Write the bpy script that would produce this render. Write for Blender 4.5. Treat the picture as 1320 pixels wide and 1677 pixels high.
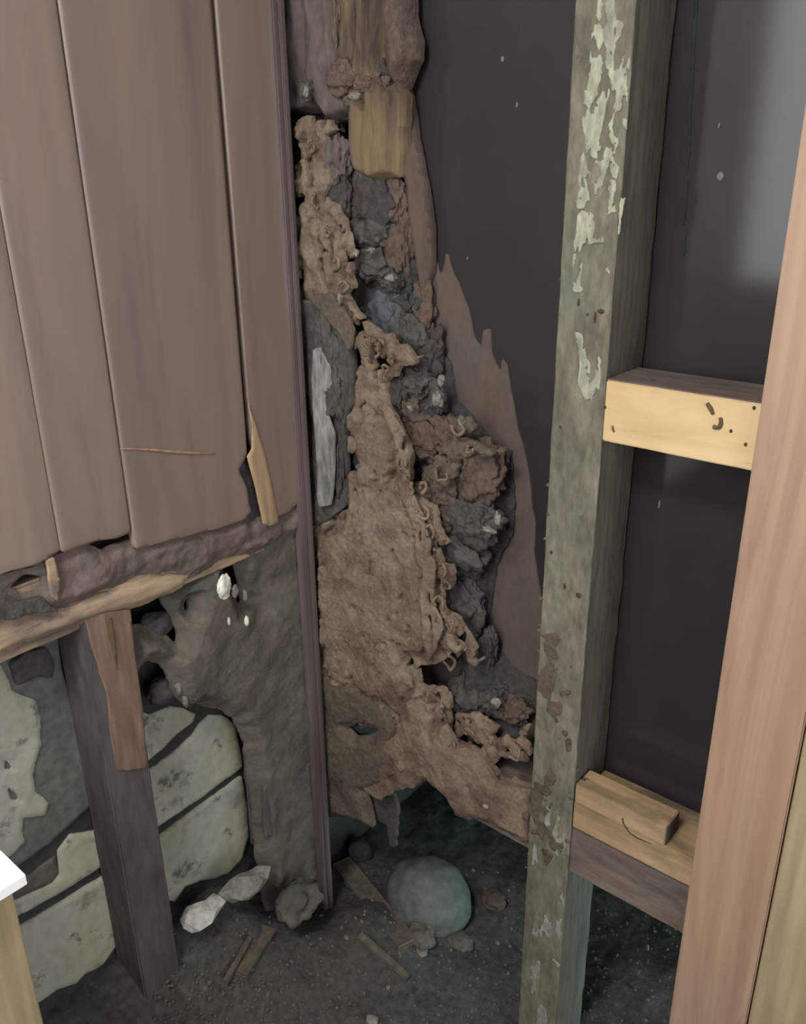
import bpy, bmesh, math, random
import numpy as np
from mathutils import Vector, Matrix

random.seed(7)
for o in list(bpy.data.objects): bpy.data.objects.remove(o, do_unlink=True)
SC = bpy.context.scene
COL = SC.collection

# ------------------------------------------------------------------ camera
CAMPOS = np.array([1.0448804, -0.96302858, 1.5])
RW = np.array([[0.76355307, -0.23277183, 0.60233212],
               [0.64565753, 0.29055976, -0.70618792],
               [-0.01063282, 0.92811223, 0.37214868]])
FPX = 1400.0
cd = bpy.data.cameras.new('camera'); cam = bpy.data.objects.new('camera', cd); COL.objects.link(cam)
M4 = Matrix([list(RW[i]) + [CAMPOS[i]] for i in range(3)] + [[0, 0, 0, 1]])
cam.matrix_world = M4
cd.sensor_fit = 'VERTICAL'; cd.sensor_height = 24; cd.lens = 24 * FPX / 1677; cd.clip_start = 0.02
SC.camera = cam

# ------------------------------------------------------------------ world, light, exposure
w = bpy.data.worlds.new('world'); SC.world = w; w.use_nodes = True
w.node_tree.nodes['Background'].inputs[0].default_value = (0.55, 0.85, 0.85, 1)
w.node_tree.nodes['Background'].inputs[1].default_value = 16.0
WINDOW_STRENGTH = 5.0
SIDE_FILL_STRENGTH = 3.3  # glow of the added side fill
def area(name, loc, target, sx, sy, power, col):
    l = bpy.data.lights.new(name, 'AREA'); l.shape = 'RECTANGLE'; l.size = sx; l.size_y = sy
    l.energy = power; l.color = col
    o = bpy.data.objects.new(name, l); COL.objects.link(o); o.location = loc
    o.rotation_euler = (Vector(target) - Vector(loc)).to_track_quat('-Z', 'Y').to_euler()
    return o
area('added_fill_light', (0.60, -1.30, 2.36), (0.3, -0.8, 0), 0.35, 0.35, 22.0, (1.0, 0.97, 0.94))  # added overhead fill, unseen; brightens the left panels and the white board
SC.view_settings.view_transform = 'Standard'; SC.view_settings.look = 'None'
SC.view_settings.gamma = 1; SC.view_settings.use_curve_mapping = False
SC.view_settings.exposure = 0.0

# ------------------------------------------------------------------ unprojection (real distances read off known planes)
def ray(px, py): return RW @ np.array([px - 660., 838.5 - py, -FPX])
def onX(px, py, x=0.): d = ray(px, py); return CAMPOS + d * ((x - CAMPOS[0]) / d[0])
def onY(px, py, y=0.): d = ray(px, py); return CAMPOS + d * ((y - CAMPOS[1]) / d[1])
def onZ(px, py, z=0.): d = ray(px, py); return CAMPOS + d * ((z - CAMPOS[2]) / d[2])

# ------------------------------------------------------------------ numpy noise
def _h(ix, iy, iz, seed):
    n = (ix.astype(np.int64) * 374761393 + iy.astype(np.int64) * 668265263 + iz.astype(np.int64) * 2147483647 + seed * 974711) & 0xffffffff
    n = ((n ^ (n >> 13)) * 1274126177) & 0xffffffff
    n = n ^ (n >> 16)
    return (n & 0xffff) / 32767.5 - 1.0
def vnoise(x, y, z=0., seed=0):
    x = np.asarray(x, float); y = np.asarray(y, float); z = np.zeros_like(x) + z
    X = np.floor(x); Y = np.floor(y); Z = np.floor(z)
    fx, fy, fz = x - X, y - Y, z - Z
    fx = fx * fx * (3 - 2 * fx); fy = fy * fy * (3 - 2 * fy); fz = fz * fz * (3 - 2 * fz)
    r = 0
    for a in (0, 1):
        for b in (0, 1):
            for c in (0, 1):
                r = r + _h(X + a, Y + b, Z + c, seed) * (fx if a else 1 - fx) * (fy if b else 1 - fy) * (fz if c else 1 - fz)
    return r
def fbm(x, y, z=0., seed=0, octv=4, gain=.5):
    r = 0; a = 1; f = 1; s = 0
    for i in range(octv):
        c_, s_ = math.cos(.7 + 1.1 * i), math.sin(.7 + 1.1 * i)
        xa = np.asarray(x) * c_ - np.asarray(y) * s_; ya = np.asarray(x) * s_ + np.asarray(y) * c_
        r = r + a * vnoise(xa * f, ya * f, np.asarray(z) * f + .37 * i, seed + i * 17); s += a; a *= gain; f *= 2.03
    return r / s

# ------------------------------------------------------------------ object helpers
WL = {}
def tag(o, label=None, cat=None, group=None, kind=None):
    if label: o['label'] = label
    if cat: o['category'] = cat
    if group: o['group'] = group
    if kind: o['kind'] = kind
    return o
def thing(name, loc, label, cat, group=None):
    o = bpy.data.objects.new(name, None); COL.objects.link(o); o.location = loc
    o.empty_display_size = .05
    WL[o.name] = Vector(loc); return tag(o, label, cat, group)
def link(name, me, mat, parent=None, loc=None):
    """me holds world coordinates; re-centred on loc (or on the parent)"""
    if loc is None:
        if parent is not None: loc = WL[parent.name]
        else:
            c = np.array([v.co[:] for v in me.vertices]); loc = Vector(((c[:, 0].min() + c[:, 0].max()) / 2, (c[:, 1].min() + c[:, 1].max()) / 2, c[:, 2].min()))
    loc = Vector(loc)
    me.transform(Matrix.Translation(-loc))
    o = bpy.data.objects.new(name, me); COL.objects.link(o)
    if mat: me.materials.append(mat)
    if parent is not None:
        o.parent = parent; o.location = loc - WL[parent.name]
    else: o.location = loc
    WL[o.name] = loc
    return o
def mesh(name, vs, fs, smooth=True):
    me = bpy.data.meshes.new(name); me.from_pydata([tuple(v) for v in vs], [], fs)
    bm = bmesh.new(); bm.from_mesh(me); bmesh.ops.recalc_face_normals(bm, faces=bm.faces)
    for f in bm.faces: f.smooth = smooth
    bm.to_mesh(me); bm.free(); return me

def sdf(poly, U, V):
    """positive inside"""
    P = np.array(poly); n = len(P); d = np.full(U.shape, 1e9); ins = np.zeros(U.shape, bool)
    for i in range(n):
        a = P[i]; b = P[(i + 1) % n]; e = b - a
        wx = U - a[0]; wy = V - a[1]
        t = np.clip((wx * e[0] + wy * e[1]) / (e @ e + 1e-12), 0, 1)
        d = np.minimum(d, np.hypot(wx - e[0] * t, wy - e[1] * t))
        c = (a[1] > V) != (b[1] > V)
        if e[1] != 0:
            ins ^= c & (U < e[0] * (V - a[1]) / e[1] + a[0])
    return np.where(ins, d, -d)

def iso(U, V, F, Hh):
    """polygons of a grid where F>0; returns verts (u,v,h), faces, boundary edges"""
    ny, nx = U.shape; vs = []; key = {}; fs = []
    def gv(k, val):
        if k not in key: key[k] = len(vs); vs.append(val)
        return key[k]
    def node(j, i): return gv((j, i), (U[j, i], V[j, i], Hh[j, i]))
    def cut(a, b):
        if a > b: a, b = b, a
        fa, fb = F[a], F[b]; t = min(max(fa / (fa - fb), .02), .98)
        return gv((a, b), tuple(q[a] + (q[b] - q[a]) * t for q in (U, V, Hh)))
    pos = F > 0
    anyc = pos[:-1, :-1] | pos[1:, :-1] | pos[:-1, 1:] | pos[1:, 1:]
    for j, i in zip(*np.nonzero(anyc)):
        c = [(j, i), (j, i + 1), (j + 1, i + 1), (j + 1, i)]
        p = [pos[k] for k in c]
        if all(p): fs.append([node(*k) for k in c]); continue
        poly = []
        for q in range(4):
            a, b = c[q], c[(q + 1) % 4]
            if p[q]: poly.append(node(*a))
            if p[q] != p[(q + 1) % 4]: poly.append(cut(a, b))
        if len(poly) >= 3: fs.append(poly)
    cnt = {}
    for f in fs:
        for q in range(len(f)):
            a, b = f[q], f[(q + 1) % len(f)]
            if (b, a) in cnt: del cnt[(b, a)]
            else: cnt[(a, b)] = 1
    return vs, fs, list(cnt)

def ss(a, b, x): t = np.clip((x - a) / (b - a), 0, 1); return t * t * (3 - 2 * t)

def relief(name, axis, base, px, mat, parent=None, step=.004, h=lambda u, v, f: .005 + 0 * u, edge=(.004, 60), at=None, holes=(), hole_fn=None, seed=1, world=None, esx=1., esy=1., loc=None, smooth=True):
    """a solid sheet of uneven thickness lying on a wall plane, with an irregular outline"""
    at = base if at is None else at
    if world is None:
        f3 = (lambda p: onX(p[0], p[1], at)) if axis == 'x' else (lambda p: onY(p[0], p[1], at))
        conv = lambda P: [((q[1] if axis == 'x' else q[0]), q[2]) for q in map(f3, P)]
    else: conv = lambda P: P
    poly = conv(px)
    A = np.array(poly); m = edge[0] * 1.5 + step * 2
    us = np.arange(A[:, 0].min() - m, A[:, 0].max() + m, step); vs_ = np.arange(A[:, 1].min() - m, A[:, 1].max() + m, step)
    U, V = np.meshgrid(us, vs_)
    F = sdf(poly, U, V) + edge[0] * fbm(U * edge[1] * esx, V * edge[1] * esy, seed, seed, 4, .6)
    for hp in holes:
        F = np.minimum(F, -sdf(conv(hp), U, V) + edge[0] * .6 * fbm(U * edge[1], V * edge[1], 5, seed + 3, 3))
    if hole_fn is not None: F = np.minimum(F, hole_fn(U, V, F))
    Hh = np.maximum(h(U, V, F), .0006)
    vv, ff, bd = iso(U, V, F, Hh)
    if axis == 'x': P3 = lambda u, v, hh: (base + hh, u, v)
    else: P3 = lambda u, v, hh: (u, base - hh, v)
    out = [P3(*q) for q in vv]; lo = {}
    def low(i):
        if i not in lo: lo[i] = len(out); out.append(P3(vv[i][0], vv[i][1], 0.))
        return lo[i]
    for a, b in bd: ff.append([b, a, low(a), low(b)])
    return link(name, mesh(name, out, ff, smooth), mat, parent, loc)

def beam(name, lo, hi, mat, parent=None, wear=.0006, bev=.002, cell=.02, freq=40, seed=1, loc=None, smooth=True):
    lo = Vector(lo); hi = Vector(hi); d = hi - lo
    bm = bmesh.new(); bmesh.ops.create_cube(bm, size=1)
    for v in bm.verts: v.co = Vector([lo[i] + (v.co[i] + .5) * d[i] for i in range(3)])
    if bev > 0: bmesh.ops.bevel(bm, geom=list(bm.edges), offset=bev, segments=2, affect='EDGES')
    if wear > 0:
        for ax in range(3):
            n = min(int(d[ax] / cell), 140)
            for k in range(1, n):
                c = [0, 0, 0]; c[ax] = lo[ax] + d[ax] * k / n; nn = [0, 0, 0]; nn[ax] = 1
                bmesh.ops.bisect_plane(bm, geom=list(bm.verts) + list(bm.edges) + list(bm.faces), plane_co=c, plane_no=nn)
        bm.normal_update()
        co = np.array([v.co[:] for v in bm.verts])
        for k, v in enumerate(bm.verts):
            pass
        n1 = fbm(co[:, 0] * freq, co[:, 1] * freq, co[:, 2] * freq, seed, 4); 
        ns = [v.normal.copy() for v in bm.verts]
        for v, nrm, a in zip(bm.verts, ns, n1): v.co += nrm * float(a) * wear
    bmesh.ops.recalc_face_normals(bm, faces=bm.faces)
    for f in bm.faces: f.smooth = False
    me = bpy.data.meshes.new(name); bm.to_mesh(me); bm.free()
    return link(name, me, mat, parent, loc)

def lump_mesh(name, c, r, seed=0, amp=.25, freq=1.6, sub=4, flat=None, rot=0., ridge=False):
    bm = bmesh.new(); bmesh.ops.create_icosphere(bm, subdivisions=sub, radius=1)
    co = np.array([v.co[:] for v in bm.verts])
    n = fbm(co[:, 0] * freq + 9, co[:, 1] * freq + seed, co[:, 2] * freq, seed, 5, .55)
    if ridge: n = .6 - 2 * np.abs(n)
    co = co * (1 + amp * n)[:, None]
    cr, sr = math.cos(rot), math.sin(rot)
    for v, q in zip(bm.verts, co):
        x, y, z = q[0] * r[0], q[1] * r[1], q[2] * r[2]
        x, z = x * cr - z * sr, x * sr + z * cr
        v.co = (c[0] + x, c[1] + y, c[2] + z)
    for f in bm.faces: f.smooth = True
    me = bpy.data.meshes.new(name); bm.to_mesh(me); bm.free(); return me
def lump(name, c, r, mat, parent=None, facet=False, **k):
    me = lump_mesh(name, c, r, **k)
    if facet:
        for p in me.polygons: p.use_smooth = False
    return link(name, me, mat, parent)

def tube_mesh(name, pts, rads, sides=7):
    P = [Vector(p) for p in pts]
    # Catmull subdivision
    Q = []; R = []
    for i in range(len(P) - 1):
        p0 = P[max(i - 1, 0)]; p1 = P[i]; p2 = P[i + 1]; p3 = P[min(i + 2, len(P) - 1)]
        for s in range(4):
            t = s / 4; Q.append(.5 * ((2 * p1) + (p2 - p0) * t + (2 * p0 - 5 * p1 + 4 * p2 - p3) * t * t + (3 * p1 - p0 - 3 * p2 + p3) * t ** 3)); R.append(rads[i] * (1 - t) + rads[i + 1] * t)
    Q.append(P[-1]); R.append(rads[-1])
    vs = []; fs = []; up = Vector((.3, 1, .2))
    for i, q in enumerate(Q):
        d = (Q[min(i + 1, len(Q) - 1)] - Q[max(i - 1, 0)]).normalized()
        a = d.cross(up).normalized(); b = d.cross(a).normalized()
        for k in range(sides):
            an = 2 * math.pi * k / sides; rr = R[i] * (1 + .18 * random.uniform(-1, 1))
            vs.append(q + (a * math.cos(an) + b * math.sin(an)) * rr)
    for i in range(len(Q) - 1):
        for k in range(sides):
            fs.append([i * sides + k, i * sides + (k + 1) % sides, (i + 1) * sides + (k + 1) % sides, (i + 1) * sides + k])
    fs.append(list(range(sides))); fs.append([(len(Q) - 1) * sides + k for k in range(sides)])
    return mesh(name, vs, fs)

def split_parts(o):
    """each separate piece of a mesh becomes an object of its own"""
    me = o.data; par = list(range(len(me.vertices)))
    def find(a):
        while par[a] != a: par[a] = par[par[a]]; a = par[a]
        return a
    for e in me.edges: par[find(e.vertices[0])] = find(e.vertices[1])
    comps = {}
    for p in me.polygons: comps.setdefault(find(p.vertices[0]), []).append(tuple(p.vertices))
    comps = sorted(comps.values(), key=len, reverse=True); base = o.name.split('.')[0]; co = [v.co.copy() for v in me.vertices]; res = []
    for c in comps[:12]:
        if len(c) < 24 and res: continue
        ids = sorted({i for f in c for i in f}); mp = {i: k for k, i in enumerate(ids)}
        q = bpy.data.objects.new(base, mesh(base, [co[i] for i in ids], [[mp[i] for i in f] for f in c])); COL.objects.link(q)
        q.data.materials.append(me.materials[0]); q.parent = o.parent; q.location = o.location
        if 'label' in o: q['label'] = o['label']
        WL[q.name] = WL[o.name]; res.append(q)
    bpy.data.objects.remove(o, do_unlink=True)
    return res

# ------------------------------------------------------------------ materials
def lin(c): return tuple(((x / 255) / 12.92 if x / 255 <= .04045 else ((x / 255 + .055) / 1.055) ** 2.4) for x in c)
def mat(name, cols, scale=12., stretch=(1, 1, 1), rough=.85, bump=.25, bscale=90., spec=.3, k=1., detail=6., fine=.25, offset=None, patches=(), distort=0.):
    """cols: list of sRGB tones spread over a noise; patches: (colour, scale, threshold, softness, stretch)"""
    m = bpy.data.materials.new(name); m.use_nodes = True; nt = m.node_tree; N = nt.nodes; L = nt.links
    b = N['Principled BSDF']; b.inputs['Roughness'].default_value = rough; b.inputs['Specular IOR Level'].default_value = spec
    tc = N.new('ShaderNodeTexCoord'); mp = N.new('ShaderNodeMapping'); mp.inputs['Scale'].default_value = stretch
    L.new(tc.outputs['Object'], mp.inputs['Vector'])
    if offset: mp.inputs['Location'].default_value = offset
    nz = N.new('ShaderNodeTexNoise'); nz.inputs['Scale'].default_value = scale; nz.inputs['Detail'].default_value = detail; nz.inputs['Roughness'].default_value = .62; nz.inputs['Distortion'].default_value = distort
    L.new(mp.outputs[0], nz.inputs['Vector'])
    cr = N.new('ShaderNodeValToRGB'); e = cr.color_ramp.elements
    while len(e) < len(cols): e.new(.5)
    for i, c in enumerate(cols):
        e[i].position = .32 + .36 * i / max(1, len(cols) - 1); q = lin(c); e[i].color = (min(q[0] * k, .95), min(q[1] * k, .95), min(q[2] * k, .95), 1)
    L.new(nz.outputs[0], cr.inputs[0])
    last = cr.outputs[0]
    for (pc, ps, th, so, st) in patches:
        mp2 = N.new('ShaderNodeMapping'); mp2.inputs['Scale'].default_value = st; mp2.inputs['Location'].default_value = (ps * .37, th * 7, ps * .11)
        L.new(tc.outputs['Object'], mp2.inputs['Vector'])
        n2 = N.new('ShaderNodeTexNoise'); n2.inputs['Scale'].default_value = ps; n2.inputs['Detail'].default_value = 5; n2.inputs['Roughness'].default_value = .65
        L.new(mp2.outputs[0], n2.inputs['Vector'])
        mr = N.new('ShaderNodeMapRange'); mr.inputs[1].default_value = th - so; mr.inputs[2].default_value = th + so
        L.new(n2.outputs[0], mr.inputs[0])
        mx = N.new('ShaderNodeMixRGB'); q = lin(pc); mx.inputs[2].default_value = (min(q[0] * k, .95), min(q[1] * k, .95), min(q[2] * k, .95), 1)
        L.new(mr.outputs[0], mx.inputs[0]); L.new(last, mx.inputs[1]); last = mx.outputs[0]
    if fine:
        n3 = N.new('ShaderNodeTexNoise'); n3.inputs['Scale'].default_value = bscale; n3.inputs['Detail'].default_value = 4
        L.new(mp.outputs[0], n3.inputs['Vector'])
        mr = N.new('ShaderNodeMapRange'); mr.inputs[1].default_value = .3; mr.inputs[2].default_value = .7; mr.inputs[3].default_value = 1 - fine; mr.inputs[4].default_value = 1 + fine
        L.new(n3.outputs[0], mr.inputs[0])
        vm = N.new('ShaderNodeVectorMath'); vm.operation = 'SCALE'; L.new(last, vm.inputs[0]); L.new(mr.outputs[0], vm.inputs['Scale']); last = vm.outputs[0]
    L.new(last, b.inputs['Base Color'])
    if bump:
        n4 = N.new('ShaderNodeTexNoise'); n4.inputs['Scale'].default_value = bscale; n4.inputs['Detail'].default_value = 6; n4.inputs['Roughness'].default_value = .6
        L.new(mp.outputs[0], n4.inputs['Vector'])
        bp = N.new('ShaderNodeBump'); bp.inputs['Strength'].default_value = bump; bp.inputs['Distance'].default_value = .004
        L.new(n4.outputs[0], bp.inputs['Height']); L.new(bp.outputs[0], b.inputs['Normal'])
    return m

V = (1, 1, .06)
M = {}
M['panel'] = mat('red_brown_panel', [(110, 94, 92), (119, 102, 95), (130, 112, 100), (122, 106, 105)], 6, (1, 1, .08), .5, .02, 60, .5, 1.0, 3, .03, distort=1.2, patches=[((104, 88, 86), 7, .62, .06, (1, 1, .12))])
M['groove'] = mat('dark_groove', [(40, 30, 30), (52, 40, 38)], 30)
M['trim'] = mat('dark_brown_strip', [(84, 74, 73), (96, 84, 82), (90, 78, 78)], 14, V, .6, .15, 60)
M['sheet'] = mat('black_brown_sheet', [(46, 44, 44), (49, 47, 47), (52, 50, 49)], 3, (1, 1, 1), .11, .0, 30, .36, 1.0, 3, .03, patches=[((62, 60, 58), 60, .71, .04, (1, 1, .2))])
M['old_stud'] = mat('grey_weathered_timber', [(88, 84, 74), (108, 103, 90), (126, 120, 106)], 26, (1, 1, .4), .9, .7, 120, .2, 1.0, 8, .2, patches=[((104, 106, 92), 10, .6, .06, (1, 1, .5))])
M['old_stud_shade'] = mat('brown_shaded_timber', [(86, 82, 74), (98, 92, 84), (104, 94, 86)], 16, (1, 1, .12), .9, .4, 110)  # darker tone puts the shade of the stud's side faces into the colour
M['flecks'] = mat('pale_paint_flecks', [(132, 131, 114), (156, 156, 136)], 40, (1, 1, .4), .8, .3, 160)
M['new_pine'] = mat('pale_pine', [(184, 152, 110), (200, 172, 128), (210, 184, 142)], 14, (.12, 1, 1), .7, .12, 60, .3, 1.0, 5, .04, distort=.6, patches=[((168, 134, 96), 30, .66, .04, (.2, 1, 1))])
M['plate_pine'] = mat('dusty_pine', [(150, 124, 92), (168, 142, 108)], 14, (.15, 1, 1), .8, .2, 60, patches=[((112, 98, 80), 14, .6, .08, (.4, 1, 1))])
M['old_plate'] = mat('old_red_grey_joist', [(104, 84, 78), (98, 90, 84), (116, 104, 96)], 12, (.25, 1, 1), .85, .3, 80, patches=[((122, 92, 84), 9, .6, .07, (.4, 1, 1))])
M['pink_timber'] = mat('pink_brown_timber', [(150, 120, 100), (164, 136, 114), (174, 148, 126)], 16, (1, 1, .07), .6, .08, 60, .4, 1.0, 5, .04, distort=1.5, patches=[((142, 110, 92), 13, .6, .05, (1, 1, .12))])
M['tan_timber'] = mat('tan_timber', [(150, 132, 102), (162, 144, 114), (156, 140, 114)], 10, (1, 1, .07), .65, .05, 60)
M['crust'] = mat('tan_mud_carton', [(92, 78, 69), (110, 96, 82), (128, 113, 96), (104, 90, 80)], 13, (1, 1, 1), .95, .7, 150, .1, 1.0, 8, .18, patches=[((96, 78, 72), 11, .6, .07, (1, 1, 1))])
M['crust_low'] = mat('grey_brown_mud', [(78, 71, 64), (94, 84, 74), (88, 76, 71)], 14, (1, 1, 1), .95, .6, 130, .1)
M['smear'] = mat('brown_mud_smear', [(82, 72, 66), (92, 80, 74), (86, 80, 74)], 7, (1, 1, .5), .95, .4, 120, .1, fine=.08)
M['core'] = mat('dark_carton', [(62, 56, 54), (74, 66, 62), (60, 58, 57), (78, 68, 64)], 18, (1, 1, 1), .9, .8, 120, .2, patches=[((58, 60, 60), 9, .55, .08, (1, 1, 1))])
M['core_grey'] = mat('grey_carton', [(60, 57, 55), (69, 66, 62), (77, 73, 69)], 22, (1, 1, 1), .7, .7, 120, .4)
M['core_brown'] = mat('brown_carton', [(78, 68, 62), (92, 78, 70), (84, 76, 70)], 18, (1, 1, 1), .9, .8, 120, .2)
M['blue_grey'] = mat('blue_grey_shard', [(64, 65, 69), (74, 75, 78)], 14, (1, 1, 1), .6, .2)
M['pale'] = mat('pale_crumb', [(108, 104, 97), (126, 122, 113)], 40, (1, 1, 1), .8, .3)
M['decay'] = mat('decayed_yellow_timber', [(94, 79, 64), (114, 96, 74), (102, 86, 70)], 18, (1, 1, .12), .9, .7, 110, .2, 1.0, 6, .12, patches=[((72, 62, 56), 12, .54, .06, (1, 1, .25))])
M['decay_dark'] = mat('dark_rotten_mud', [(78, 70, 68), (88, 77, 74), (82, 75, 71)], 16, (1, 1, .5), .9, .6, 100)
M['white_strip'] = mat('greenish_white_growth', [(104, 104, 100), (124, 124, 120), (138, 139, 134)], 30, (1, 1, .3), .9, .4, 120, patches=[((84, 84, 78), 26, .6, .05, (1, 1, .4))])
M['mudwall'] = mat('grey_brown_mud_wall', [(84, 78, 70), (96, 88, 82), (102, 96, 88), (90, 82, 78)], 12, (1, 1, 1), .95, .6, 110, .1, 1.0, 7, .1, patches=[((78, 80, 74), 8, .58, .06, (1, 1, 1))])
M['mudnog'] = mat('purple_grey_mud', [(90, 84, 80), (104, 96, 90), (112, 96, 92), (98, 88, 86)], 13, (1, 1, 1), .95, .6, 110, .1, 1.0, 7, .12)
M['orange'] = mat('bare_orange_timber', [(138, 116, 98), (156, 134, 112), (148, 126, 104)], 13, (1, .15, 1), .85, .4, 80, .2, patches=[((112, 98, 92), 12, .6, .06, (1, .4, 1))])
M['orange_v'] = mat('bare_orange_stud_face', [(108, 86, 76), (122, 100, 86), (116, 94, 82)], 13, (1, 1, .15), .85, .3, 80, .2)
M['dark_stud'] = mat('dark_stained_timber', [(82, 76, 75), (88, 82, 80), (84, 82, 82)], 8, (1, 1, .2), .85, .15, 70, .2)
M['paleboard'] = mat('pale_green_board', [(152, 153, 142), (168, 168, 158), (184, 184, 176)], 7, (1, 1, 1), .85, .3, 60, .2, 1.0, 8, .08, patches=[((164, 163, 134), 5, .54, .1, (1, 1, 1)), ((116, 118, 106), 9, .62, .05, (1, 1, 1)), ((104, 106, 96), 26, .63, .05, (1, 1, 1))])
M['greyboard'] = mat('grey_board', [(88, 92, 88), (100, 102, 96), (94, 96, 94)], 7, (1, 1, 1), .85, .3, 60)
M['cavity'] = mat('grey_teal_concrete', [(112, 126, 128), (124, 136, 136)], 8)
M['gap'] = mat('shaded_gap_skin', [(52, 54, 52), (60, 60, 56)], 8)  # dark colour puts the shade of board gaps and void side into the skin
M['dirt'] = mat('dark_damp_dirt', [(64, 63, 60), (80, 78, 73), (72, 72, 69), (90, 87, 80)], 26, (1, 1, 1), .95, .9, 70, .1, 1.0, 9, .25, patches=[((104, 100, 90), 44, .67, .04, (1, 1, 1)), ((76, 86, 84), 3, .56, .1, (1, 1, 1))])
M['clod'] = mat('dirt_clod', [(88, 83, 76), (106, 100, 92)], 24, (1, 1, 1), .95, .7, 90)
M['boulder'] = mat('smooth_grey_stone', [(84, 87, 84), (98, 101, 96), (90, 93, 90)], 6, (1, 1, 1), .8, .1, 50)
M['white'] = mat('white_paint', [(249, 249, 247), (250, 250, 248)], 6, (1, 1, 1), .5, 0, fine=0)
M['plaster'] = mat('white_foam_plaster', [(176, 176, 168), (196, 196, 188)], 20, (1, 1, 1), .85, .4, 90)
M['plaster_dark'] = mat('grey_plaster', [(124, 122, 114), (144, 142, 134)], 20, (1, 1, 1), .85, .4, 90)
M['shell'] = mat('creamy_white_shell', [(214, 210, 196), (232, 228, 214)], 20, (1, 1, 1), .5, .1)
M['nail'] = mat('rusty_nail_metal', [(78, 60, 46), (100, 80, 60)], 40, (1, 1, 1), .6, .2)
M['hole'] = mat('dark_hole_shade', [(60, 50, 42), (74, 60, 50)], 30)  # dark colour stands in for the shade inside holes, hollows and cracks
M['stick'] = mat('dusty_lath', [(88, 80, 70), (102, 94, 84)], 20, (1, 1, 1), .9, .3)
M['roomwall'] = mat('room_wall_paint', [(176, 174, 170), (182, 180, 176)], 4)
M['seam'] = mat('blue_grey_seam', [(44, 48, 49), (48, 52, 53)], 10, (1, 1, 1), 1., 0, 90, .05)

def emis(name, c, s):
    m = bpy.data.materials.new(name); m.use_nodes = True; nt = m.node_tree
    b = nt.nodes['Principled BSDF']; b.inputs['Base Color'].default_value = (.8, .8, .8, 1)
    b.inputs['Emission Color'].default_value = (*c, 1); b.inputs['Emission Strength'].default_value = s
    return m

# ================================================================== SETTING
SD = .105       # depth of the right-hand frame
def struct(o): o['kind'] = 'structure'; return o
LFR = -.012     # front of the left-hand frame, behind the panelling
LB = -.10       # inner face of the left outer skin

struct(beam('wall_right', (-.12, SD, .455), (2.4, SD + .012, 2.5), M['sheet'], wear=0, bev=0))
struct(beam('wall_left', (LB - .02, -1.75, -.05), (LB, SD + .1, 2.5), M['gap'], wear=0, bev=0))
struct(beam('wall_foundation', (-.12, 1.3, -.05), (2.4, 1.35, .5), M['cavity'], wear=0, bev=0))
struct(beam('wall_subfloor_left', (LB - .02, SD + .1, -.05), (LB, 1.3, .5), M['gap'], wear=0, bev=0))
DY0, DY1, DZ0, DZ1 = -1.25, -.35, .1, 1.9
struct(beam('ceiling', (-.12, -1.75, 2.45), (2.4, SD + .1, 2.5), M['roomwall'], wear=0, bev=0))
struct(beam('floor_neighbour', (-.12, SD + .005, .462), (2.3, 1.35, .54), M['cavity'], wear=0, bev=0))
# rear wall with its window
WX0, WX1, WZ0, WZ1 = .05, 1.0, 1.17, 2.12
def multi_box(name, boxes, m, parent=None):
    vs = []; fs = []
    for lo, hi in boxes:
        b = len(vs); vs += [(x, y, z) for x in (lo[0], hi[0]) for y in (lo[1], hi[1]) for z in (lo[2], hi[2])]
        fs += [[b + q for q in f] for f in ((0, 1, 3, 2), (4, 6, 7, 5), (0, 4, 5, 1), (2, 3, 7, 6), (0, 2, 6, 4), (1, 5, 7, 3))]
    return link(name, mesh(name, vs, fs, False), m, parent)
yb = -1.66
struct(multi_box('wall_far', [((2.3, -1.75, -.05), (2.36, DY0, 2.5)), ((2.3, DY1, -.05), (2.36, SD + .012, 2.5)), ((2.3, DY0, DZ1), (2.36, DY1, 2.5)), ((2.3, DY0, -.05), (2.36, DY1, DZ0))], M['roomwall']))
dr = struct(multi_box('fill_door_frame', [((2.29, DY0 - .04, DZ0), (2.31, DY0, DZ1 + .04)), ((2.29, DY1, DZ0), (2.31, DY1 + .04, DZ1 + .04)), ((2.29, DY0, DZ1), (2.31, DY1, DZ1 + .04))], M['white']))  # unseen frame added around the side fill
beam('fill_glow_panel', (2.33, DY0, DZ0), (2.335, DY1, DZ1), emis('side_fill_glow', (.95, .98, 1.0), SIDE_FILL_STRENGTH), dr, wear=0, bev=0)  # added glowing panel, unseen; fills the faces turned towards it
struct(multi_box('wall_rear', [((-.12, yb - .08, -.05), (WX0, yb, 2.5)), ((WX1, yb - .08, -.05), (2.4, yb, 2.5)), ((WX0, yb - .08, -.05), (WX1, yb, WZ0)), ((WX0, yb - .08, WZ1), (WX1, yb, 2.5))], M['roomwall']))
win = struct(multi_box('window_1', [((WX0 - .03, yb - .01, WZ0 - .03), (WX0, yb + .01, WZ1 + .03)), ((WX1, yb - .01, WZ0 - .03), (WX1 + .03, yb + .01, WZ1 + .03)), ((WX0, yb - .01, WZ0 - .03), (WX1, yb + .01, WZ0)), ((WX0, yb - .01, WZ1), (WX1, yb + .01, WZ1 + .03))], M['white']))
beam('window_pane', (WX0, yb - .03, WZ0), (WX1, yb - .025, WZ1), emis('daylight_through_frosted_glass', (.93, .98, 1.0), WINDOW_STRENGTH), win, wear=0, bev=0)

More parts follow.
